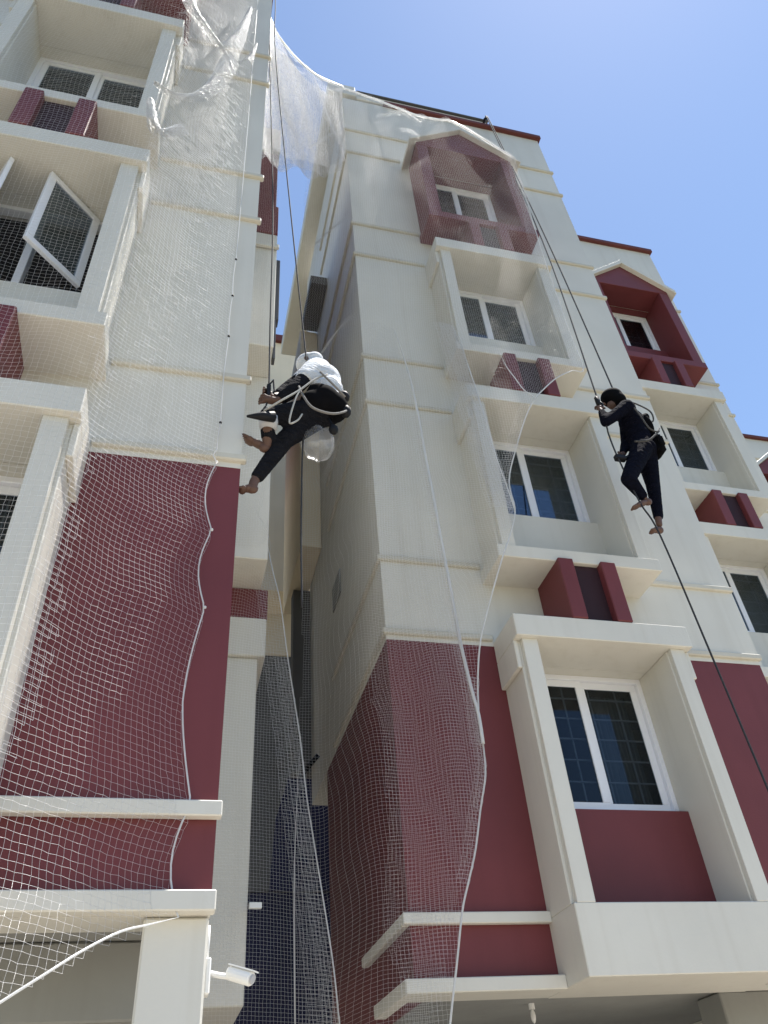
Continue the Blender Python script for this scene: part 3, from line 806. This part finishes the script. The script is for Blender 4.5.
def foot(mb, heel, toe, up, s=1.0):
    """bare foot: heel, arch, ball and five toes"""
    h, t = Vector(heel), Vector(toe); d = (t - h); L = d.length; d.normalize()
    u = Vector(up); u = (u - d * u.dot(d)).normalized(); r = d.cross(u)
    M = Matrix((r, d, u)).transposed()
    mb.ball(h + d * .035, (.033 * s, .042 * s, .036 * s), 2, M)
    mb.ball(h + d * L * .42 + u * .006, (.033 * s, L * .34, .028 * s), 2, M)
    mb.ball(h + d * L * .72, (.043 * s, L * .20, .020 * s), 2, M)
    for i, (o, l) in enumerate(((-.030, .036), (-.012, .034), (.004, .031), (.018, .027), (.031, .023))):
        mb.ball(h + d * (L - .024 - .004 * i) + r * o * s, ((.012 if i == 0 else .008) * s, l * s, .010 * s), 1, M)

# ---- worker at the left, squatting in the harness against the edge of the left block
P1 = empty('person', (.62, 3.8, 5.1), 'worker in white shirt and dark trousers hanging in a harness between the blocks', 'person', 'rope access workers')
J = {}; Bn = []
J['pelvis'] = ((.780, 3.80, 5.935), (.09, .085)); J['spine'] = ((.789, 3.78, 6.07), (.105, .09)); J['chest'] = ((.770, 3.82, 6.275), (.125, .105))
J['neckb'] = ((.748, 3.88, 6.47), .075); J['neck'] = ((.730, 3.91, 6.55), .055)
Bn += [('pelvis', 'spine'), ('spine', 'chest'), ('chest', 'neckb'), ('neckb', 'neck')]
J['shN'] = ((.690, 3.74, 6.27), .060); J['elN'] = ((.535, 3.68, 5.94), .045); J['nwrist'] = ((.425, 3.71, 5.83), .029)
J['shF'] = ((.705, 3.98, 6.52), .060); J['elF'] = ((.534, 3.92, 6.236), .045); J['fwrist'] = ((.425, 3.80, 5.98), .029)
Bn += [('neckb', 'shN'), ('shN', 'elN'), ('elN', 'nwrist'), ('neckb', 'shF'), ('shF', 'elF'), ('elF', 'fwrist')]
hand(J, Bn, 'n', J['nwrist'][0], (-1, .1, .3), (-1, .2, .1), (0, .7, .4)); hand(J, Bn, 'f', J['fwrist'][0], (-.8, -.5, -.3), (-.8, -.4, -.3), (.1, -.8, -.4))
J['hipA'] = ((.665, 3.74, 5.85), .066); J['kneeA'] = ((.371, 3.70, 5.665), .058); J['calfA'] = ((.372, 3.72, 5.56), .046); J['ankA'] = ((.378, 3.78, 5.462), .032)
J['hipB'] = ((.690, 3.84, 5.835), .066); J['kneeB'] = ((.502, 3.80, 5.562), .060); J['calfB'] = ((.420, 3.82, 5.375), .044); J['ankB'] = ((.308, 3.84, 5.18), .033)
Bn += [('pelvis', 'hipA'), ('hipA', 'kneeA'), ('kneeA', 'calfA'), ('calfA', 'ankA'), ('pelvis', 'hipB'), ('hipB', 'kneeB'), ('kneeB', 'calfB'), ('calfB', 'ankB')]
J['endA'] = ((.376, 3.785, 5.435), .03); J['endB'] = ((.302, 3.842, 5.105), .031); Bn += [('ankA', 'endA'), ('ankB', 'endB')]
body = skin_mesh('body', J, Bn, 'pelvis', SKIN, P1)
hm, HM, hat = head_parts((.700, 3.95, 6.60), (-.75, .55, -.45), (-.45, .2, 1), .94)
foot(hm, (.392, 3.785, 5.425), (.215, 3.80, 5.53), (.5, 0, .8)); foot(hm, (.335, 3.845, 5.125), (.205, 3.845, 5.085), (-.3, 0, .9), .95)
add_to_mesh(body, hm)
# clothes
def sub(Jd, keys, add): return {k: (Jd[k][0], (Jd[k][1][0] + add, Jd[k][1][1] + add) if isinstance(Jd[k][1], tuple) else Jd[k][1] + add) for k in keys}
t = MB()
def limb(mb, a, b, ra, rb, n=6):
    a, b = Vector(a), Vector(b)
    for i in range(n + 1): mb.ball(a.lerp(b, i / n), ra + (rb - ra) * i / n, 2)
t.ball((.790, 3.78, 5.99), (.125, .12, .10), 3); t.ball((.800, 3.78, 6.10), (.125, .12, .13), 3); t.ball((.785, 3.80, 6.24), (.13, .125, .14), 3)
t.ball((.755, 3.86, 6.38), (.11, .125, .11), 3); t.ball((.835, 3.79, 6.15), (.085, .10, .13), 2)
limb(t, J['shN'][0], (.625, 3.71, 6.13), .082, .074); limb(t, J['shF'][0], (.64, 3.96, 6.41), .082, .074); limb(t, J['neckb'][0], J['shN'][0], .09, .082); limb(t, J['neckb'][0], J['shF'][0], .09, .082)
fuse(t, .016, 'shirt', WHITEC, P1)
AJ = {'a': ((.675, 3.735, 6.23), .064), 'b': ((.535, 3.68, 5.94), .060), 'c': ((.435, 3.705, 5.84), .044)}
skin_mesh('sleeve', AJ, [('a', 'b'), ('b', 'c')], 'a', CHARC, P1)
AJ = {'a': ((.675, 3.97, 6.47), .064), 'b': ((.534, 3.92, 6.236), .060), 'c': ((.437, 3.815, 6.01), .044)}
skin_mesh('sleeve', AJ, [('a', 'b'), ('b', 'c')], 'a', CHARC, P1)
t = MB(); t.ball((.795, 3.79, 6.0), (.13, .115, .09), 3); t.ball((.775, 3.79, 5.90), (.145, .125, .12), 3)
limb(t, (.72, 3.76, 5.87), (.371, 3.70, 5.66), .094, .068, 10); limb(t, (.371, 3.70, 5.66), (.376, 3.75, 5.52), .066, .048, 6)
limb(t, (.74, 3.83, 5.87), (.502, 3.80, 5.56), .098, .070, 10); limb(t, (.502, 3.80, 5.56), (.335, 3.833, 5.225), .070, .050, 10)
fuse(t, .015, 'trousers', CHARC, P1)
t = MB(); t.ball(hat(0, .01, .025), (.084, .094, .084), 3, HM); t.ball(hat(0, -.05, -.01), .080, 2); t.ball((.735, 3.92, 6.51), .088, 2); t.ball((.765, 3.88, 6.44), .105, 2)
fuse(t, .016, 'head_cloth', WHITEC, P1)
t = MB(); t.ball((.68, 3.71, 5.87), (.10, .09, .10), 2); t.ball((.76, 3.73, 5.93), (.125, .115, .13), 3); t.ball((.84, 3.755, 5.90), (.11, .11, .12), 3); t.ball((.72, 3.72, 5.99), (.09, .09, .07), 2)
fuse(t, .018, 'seat_sling', BLACKC, P1)
h = MB(); h.tube(smooth_path([(.57, 3.63, 5.93), (.59, 3.59, 5.80), (.655, 3.585, 5.68), (.78, 3.60, 5.66), (.885, 3.66, 5.76), (.955, 3.74, 5.90)]), .009, 6); h.build('harness_strap', GREYSTRAP, P1, True)
h = MB(); h.tube(smooth_path([(.72, 3.61, 6.10), (.80, 3.60, 5.98), (.90, 3.64, 5.90)]), .009, 6); h.build('harness_strap', GREYSTRAP, P1, True)
h = MB(); h.tube(smooth_path([(.331, 3.60, 5.60), (.44, 3.56, 5.68), (.562, 3.58, 5.83), (.68, 3.60, 6.0), (.778, 3.64, 6.12)]), .007, 6); h.build('harness_strap', STRAP, P1, True)
h = MB(); h.tube(smooth_path([(.575, 3.585, 5.85), (.535, 3.57, 5.72), (.497, 3.57, 5.49), (.55, 3.575, 5.52), (.585, 3.585, 5.60)]), .006, 6); h.build('harness_strap', STRAP, P1, True)
h = MB(); h.tube([(.372, 3.69, 5.64), (.373, 3.70, 5.60), (.374, 3.71, 5.55)], [.066, .066, .058], 12); h.build('shin_pad', GREYPL, P1, True)
# things the worker carries
t = MB()
bg = t.bm
bmesh.ops.create_uvsphere(bg, u_segments=24, v_segments=16, radius=1)
for v in bg.verts:
    z = v.co.z; k = 1 + .12 * math.sin(7 * math.atan2(v.co.y, v.co.x) + 3 * z)
    if z > .55: k *= .55 - .3 * (z - .55)
    v.co = Vector((.735 + v.co.x * .115 * k, 3.84 + v.co.y * .10 * k, 5.62 + z * .17))
tag(t.build('plastic_bag', FILM, None, True), 'clear plastic bag dangling under the seat of the left worker', 'bag')
t = MB(); t.ball((.905, 3.72, 5.99), (.050, .05, .045), 2); t.ball((.918, 3.72, 5.84), (.040, .04, .06), 2); t.tube([(.86, 3.73, 5.93), (.90, 3.72, 5.96), (.918, 3.72, 5.86)], .022, 6)
tag(t.build('work_glove', BLACKPL, None, True), 'pair of black work gloves clipped behind the left worker', 'gloves')
t = MB(); t.ball((.825, 3.72, 5.635), (.035, .03, .045), 2); t.tube([(.80, 3.74, 5.76), (.82, 3.73, 5.68), (.825, 3.72, 5.64)], .010, 6)
tag(t.build('brush', BLACKPL, None, True), 'small round black brush hanging next to the clear plastic bag', 'brush')
t = MB(); t.tube([(.40, 3.62, 5.575), (.32, 3.60, 5.545), (.222, 3.59, 5.515)], [.038, .030, .008], 8)
tag(t.build('scraper', BLACKPL, None, True), 'black pointed scraper at the knee of the left worker', 'tool')
t = MB(); t.box(.355, .385, 3.715, 3.745, 5.87, 6.02, .005); t.tube([(.36, 3.73, 6.0), (.40, 3.72, 6.07), (.41, 3.72, 5.95), (.38, 3.73, 5.90)], .008, 6); t.ball((.345, 3.73, 5.90), .022, 1)
tag(t.build('rope_descender', BLACKPL, None), 'black descender clamped on the rope in front of the left worker', 'climbing device')

# ---- worker at the right, climbing down his rope in profile
P2 = empty('person', (3.95, 4.6, 5.8), 'barefoot worker in dark navy clothes climbing a rope past the right windows', 'person', 'rope access workers')
J = {}; Bn = []
J['pelvis'] = ((4.055, 4.60, 6.86), (.080, .075)); J['spine'] = ((4.066, 4.60, 7.06), (.085, .078)); J['chest'] = ((4.05, 4.60, 7.29), (.110, .10))
J['neckb'] = ((4.015, 4.60, 7.44), .070); J['neck'] = ((3.984, 4.60, 7.49), .052)
Bn += [('pelvis', 'spine'), ('spine', 'chest'), ('chest', 'neckb'), ('neckb', 'neck')]
J['shL'] = ((3.945, 4.47, 7.31), .052); J['elL'] = ((3.655, 4.48, 7.055), .040); J['lwrist'] = ((3.672, 4.51, 7.25), .027)
J['shR'] = ((4.11, 4.72, 7.48), .052); J['elR'] = ((4.03, 4.76, 7.12), .040); J['rwrist'] = ((3.84, 4.64, 6.80), .027)
Bn += [('neckb', 'shL'), ('shL', 'elL'), ('elL', 'lwrist'), ('neckb', 'shR'), ('shR', 'elR'), ('elR', 'rwrist')]
hand(J, Bn, 'l', J['lwrist'][0], (.1, .25, 1), (0, .3, .6), (.3, .6, -.3)); hand(J, Bn, 'r', J['rwrist'][0], (-.8, -.5, -.7), (-.8, -.2, -.5), (-.2, -.6, -.4))
J['hipA'] = ((3.945, 4.52, 6.74), .066); J['kneeA'] = ((3.675, 4.48, 6.31), .056); J['calfA'] = ((3.725, 4.50, 6.22), .052); J['ankA'] = ((3.804, 4.53, 6.136), .032)
J['hipB'] = ((4.150, 4.68, 6.88), .060); J['kneeB'] = ((4.085, 4.68, 6.50), .054); J['calfB'] = ((4.062, 4.69, 6.30), .050); J['ankB'] = ((4.005, 4.70, 6.03), .032)
J['endA'] = ((3.82, 4.535, 6.12), .03); J['endB'] = ((4.0, 4.70, 5.97), .03)
Bn += [('pelvis', 'hipA'), ('hipA', 'kneeA'), ('kneeA', 'calfA'), ('calfA', 'ankA'), ('ankA', 'endA'), ('pelvis', 'hipB'), ('hipB', 'kneeB'), ('kneeB', 'calfB'), ('calfB', 'ankB'), ('ankB', 'endB')]
body = skin_mesh('body', J, Bn, 'pelvis', SKIN, P2)
hm, HM, hat = head_parts((3.935, 4.60, 7.56), (-.8, .35, -.15), (-.1, .0, 1))
foot(hm, (3.865, 4.54, 6.125), (3.625, 4.52, 5.985), (-.3, 0, .9)); foot(hm, (4.01, 4.70, 5.94), (3.855, 4.68, 5.885), (-.3, 0, .9))
add_to_mesh(body, hm)
t = MB(); t.ball((4.06, 4.60, 6.92), (.125, .115, .10), 3); t.ball((4.066, 4.60, 7.05), (.118, .11, .14), 3); t.ball((4.05, 4.60, 7.24), (.132, .125, .16), 3); t.ball((4.02, 4.60, 7.40), (.105, .13, .10), 3)
limb(t, (4.0, 4.55, 7.38), J['shL'][0], .095, .078); limb(t, J['shL'][0], J['elL'][0], .074, .055, 10); limb(t, J['elL'][0], (3.671, 4.507, 7.215), .055, .040)
limb(t, (4.04, 4.64, 7.42), J['shR'][0], .095, .078); limb(t, J['shR'][0], J['elR'][0], .074, .055, 10); limb(t, J['elR'][0], (3.86, 4.652, 6.84), .055, .040)
fuse(t, .015, 'shirt', NAVY, P2)
t = MB(); t.ball((4.065, 4.60, 6.98), (.118, .108, .09), 3); t.ball((4.055, 4.60, 6.87), (.135, .125, .12), 3)
limb(t, (3.99, 4.545, 6.80), J['kneeA'][0], .108, .074, 10); limb(t, J['kneeA'][0], (3.785, 4.52, 6.16), .074, .050, 6)
limb(t, (4.12, 4.66, 6.85), J['kneeB'][0], .108, .072, 10); limb(t, J['kneeB'][0], (4.022, 4.697, 6.10), .072, .050, 10)
fuse(t, .015, 'trousers', NAVY, P2)
t = MB(); t.ball(hat(0, .0, .035), (.100, .116, .106), 3, HM); t.ball(hat(0, -.030, -.03), (.096, .095, .10), 2, HM); t.ball((3.975, 4.60, 7.49), .07, 2)
fuse(t, .014, 'hair', HAIR, P2)
t = MB(); t.ball((4.175, 4.575, 7.19), (.050, .085, .15), 3, Matrix.Rotation(R(-10), 3, 'Y')); t.ball((4.20, 4.57, 7.30), (.04, .06, .06), 2); fuse(t, .014, 'harness_pad', BLACKC, P2)
for pts, r_ in (([(3.86, 4.44, 6.78), (3.995, 4.42, 6.80), (4.12, 4.44, 6.92), (4.232, 4.50, 7.05)], .010),
                ([(3.99, 4.44, 7.30), (4.03, 4.43, 7.14), (4.07, 4.43, 6.99), (4.16, 4.45, 6.98), (4.256, 4.50, 7.10)], .008),
                ([(3.98, 4.47, 7.40), (4.10, 4.50, 7.42), (4.246, 4.52, 7.36), (4.25, 4.53, 7.24), (4.17, 4.52, 7.18)], .008)):
    h = MB(); h.tube(smooth_path(pts), r_, 6); h.build('harness_strap', DARKSTRAP, P2, True)
t = MB(); t.box(4.165, 4.265, 4.50, 4.68, 6.80, 7.04, .035); t.box(4.17, 4.24, 4.54, 4.66, 7.03, 7.16, .02); t.box(4.18, 4.245, 4.485, 4.52, 6.86, 6.98, .012)
tag(t.build('tool_pouch', BLACKC, None), 'black tool pouch strapped to the back of the right worker', 'pouch')
t = MB(); t.box(3.66, 3.70, 4.50, 4.54, 7.33, 7.46, .006); t.tube([(3.68, 4.52, 7.42), (3.71, 4.50, 7.34), (3.69, 4.51, 7.24)], .010, 6)
tag(t.build('rope_grab', BLACKPL, None, True), 'black rope grab held in the raised hand of the right worker', 'climbing device')
t = MB(); t.box(3.64, 3.75, 4.485, 4.545, 6.575, 6.64, .012); t.tube([(3.74, 4.515, 6.61), (3.83, 4.52, 6.68), (3.93, 4.54, 6.80)], .014, 6)
tag(t.build('rope_descender', BLACKPL, None), 'black descender at the waist of the right worker', 'climbing device')

# ------------------------------------------------------------------ ropes
def rope(pts, r, label):
    return tag(MB().tube(smooth_path(pts, 6), r, 6).build('rope', ROPE, None, True), label, 'rope', 'ropes of the workers')
rope([(4.33,5.56,16.52),(4.33,5.50,16.15),(4.16,5.05,11.44),(3.70,4.535,7.46),(3.66,4.51,6.90),(3.665,4.50,6.55),(3.72,4.50,6.05),(3.80,4.50,5.69),(3.77,4.40,4.39),(3.72,4.30,3.41),(3.68,4.22,2.6),(3.62,4.05,.03)], .0085, 'long dark rope gripped by the right worker, from roof edge to bottom right')
rope([(4.36,5.56,16.52),(4.36,5.50,16.15),(4.23,5.05,11.55),(4.03,4.66,7.9),(4.02,4.64,7.45)], .0085, 'shorter dark rope from the roof edge ending behind the head of the right worker')
rope([(0.16,3.85,17.21),(0.26,3.85,14.40),(0.31,3.85,12.27),(0.655,3.87,6.70),(.69,3.82,6.45)], .0065, 'dark rope from above ending at the head of the left worker')
rope([(0.14,3.90,16.0),(0.24,3.90,12.36),(0.35,3.85,8.86),(0.365,3.76,6.75),(0.37,3.73,5.94),(0.34,3.72,5.75)], .0065, 'thin dark rope along the edge of the left block, carrying the descender')
rope([(0.70,3.80,5.76),(0.63,3.80,5.64),(0.62,3.85,4.82),(0.63,3.88,4.25)], .006, 'loose rope tail dropping from the left worker past the clear bag')
t = MB(); t.tube([(4.34, 5.55, 16.49), (4.345, 5.60, 16.62), (4.35, 5.75, 16.60)], .022, 6)
tag(t.build('rope_protector', BLACKPL, None, True), 'small dark pad where the ropes cross the roof edge', 'rope pad')

# ------------------------------------------------------------------ small fixtures
cam_ = empty('security_camera', (.22, 3.95, 2.40), 'white bullet security camera on the column of the left block', 'camera')
t = MB(); t.box(.216, .240, 3.91, 3.99, 2.29, 2.43, .006); t.build('junction_box', WHITEPL, cam_)
t = MB(); t.tube([(.222, 3.95, 2.43), (.224, 3.95, 2.50), (.222, 3.95, 2.563)], .007, 8); t.build('conduit', WHITEPL, cam_, True)
t = MB(); t.tube([(.240, 3.95, 2.375), (.28, 3.93, 2.362), (.325, 3.91, 2.352)], .012, 8); t.build('arm', WHITEPL, cam_, True)
t = MB(); t.tube([(.318, 3.925, 2.372), (.322, 3.922, 2.370), (.405, 3.868, 2.335), (.409, 3.865, 2.333)], [.024, .029, .029, .026], 16); t.build('housing', WHITEPL, cam_)
t = MB(); t.tube([(.407, 3.8665, 2.334), (.416, 3.861, 2.330)], .019, 14); t.build('lens', GREYPL, cam_)
t = MB(); t.prism([(-.027, .026), (.027, .026), (.027, .032), (-.027, .032)], 'y', 0, .125)
d = Vector((.11, -.07, -.045)).normalized(); side = d.cross(Vector((0, 0, 1))).normalized(); upv = side.cross(d)
t.bm.transform(Matrix.Translation((.318, 3.925, 2.372)) @ Matrix((side, d, upv)).transposed().to_4x4()); t.build('sun_visor', WHITEPL, cam_)
lamp = empty('ceiling_lamp', (2.9, 6.75, 2.66), 'small white lamp holder under the soffit of the middle block', 'lamp')
t = MB(); t.tube([(2.9, 6.75, 2.66), (2.9, 6.75, 2.62)], .024, 10); t.build('holder', WHITEPL, lamp)
t = MB(); t.ball((2.9, 6.75, 2.575), (.020, .020, .05), 2); t.build('bulb', WHITEPL, lamp, True)
t = MB(); t.tube([(1.40, 8.75, 5.27), (1.58, 8.6, 5.47)], .028, 8); tag(t.build('drain_pipe', BLACKPL, None, True), 'short black drain pipe under the side wall deep in the gap', 'pipe')
t = MB(); t.box(.60, .69, 6.0, 6.03, 3.17, 3.21, .004); tag(t.build('bracket', WHITEPL, None), 'small white bracket on the pier edge behind the security camera', 'bracket')

# ------------------------------------------------------------------ light, sky, camera
SUN = Vector((.28, .03, 1)).normalized()
el = math.asin(SUN.z); az = math.atan2(SUN.x, SUN.y)
w = bpy.data.worlds.new('World'); scene.world = w; w.use_nodes = True
nt = w.node_tree; bgn = nt.nodes['Background']
sky = nt.nodes.new('ShaderNodeTexSky'); sky.sky_type = 'NISHITA'; sky.sun_disc = False
sky.sun_elevation = el; sky.sun_rotation = az; sky.dust_density = 0.14; sky.ozone_density = 1.1; sky.air_density = 1.0
nt.links.new(sky.outputs[0], bgn.inputs['Color']); bgn.inputs['Strength'].default_value = .11
sl = bpy.data.lights.new('sun', 'SUN'); sl.energy = 5.0; sl.angle = R(.5); sl.color = (1, .95, .88)
so = bpy.data.objects.new('sun', sl); col.objects.link(so); so.rotation_euler = SUN.to_track_quat('Z', 'Y').to_euler(); so.location = (0, 0, 40)

PITCH, ROLL, YAW, FPX = .7072, -.0897, .2962, 796.573
def Rm(p, r_, y):
    A_ = np.array([[1, 0, 0], [0, 0, -1], [0, 1, 0.]])
    c, s = math.cos(y), math.sin(y); Rz = np.array([[c, -s, 0], [s, c, 0], [0, 0, 1]])
    c, s = math.cos(p), math.sin(p); Rp = np.array([[1, 0, 0], [0, c, s], [0, -s, c]])
    c, s = math.cos(r_), math.sin(r_); Rr = np.array([[c, -s, 0], [s, c, 0], [0, 0, 1]])
    return Rr @ Rp @ A_ @ Rz
Mx = Rm(PITCH, ROLL, YAW)             # rows: image right, image down, forward (world)
cd = bpy.data.cameras.new('camera'); co = bpy.data.objects.new('camera', cd); col.objects.link(co)
rot = Matrix((Mx[0], -Mx[1], -Mx[2])).transposed()
co.matrix_world = Matrix.Translation((0, 0, 1.6)) @ rot.to_4x4()
cd.sensor_fit = 'VERTICAL'; cd.sensor_height = 24; cd.lens = 24 * FPX / 1024; cd.clip_end = 2000; cd.clip_start = .05
scene.camera = co
scene.view_settings.view_transform = 'Standard'; scene.view_settings.look = 'None'
scene.view_settings.exposure = 0.97; scene.view_settings.gamma = 1
scene.render.resolution_x = 768; scene.render.resolution_y = 1024
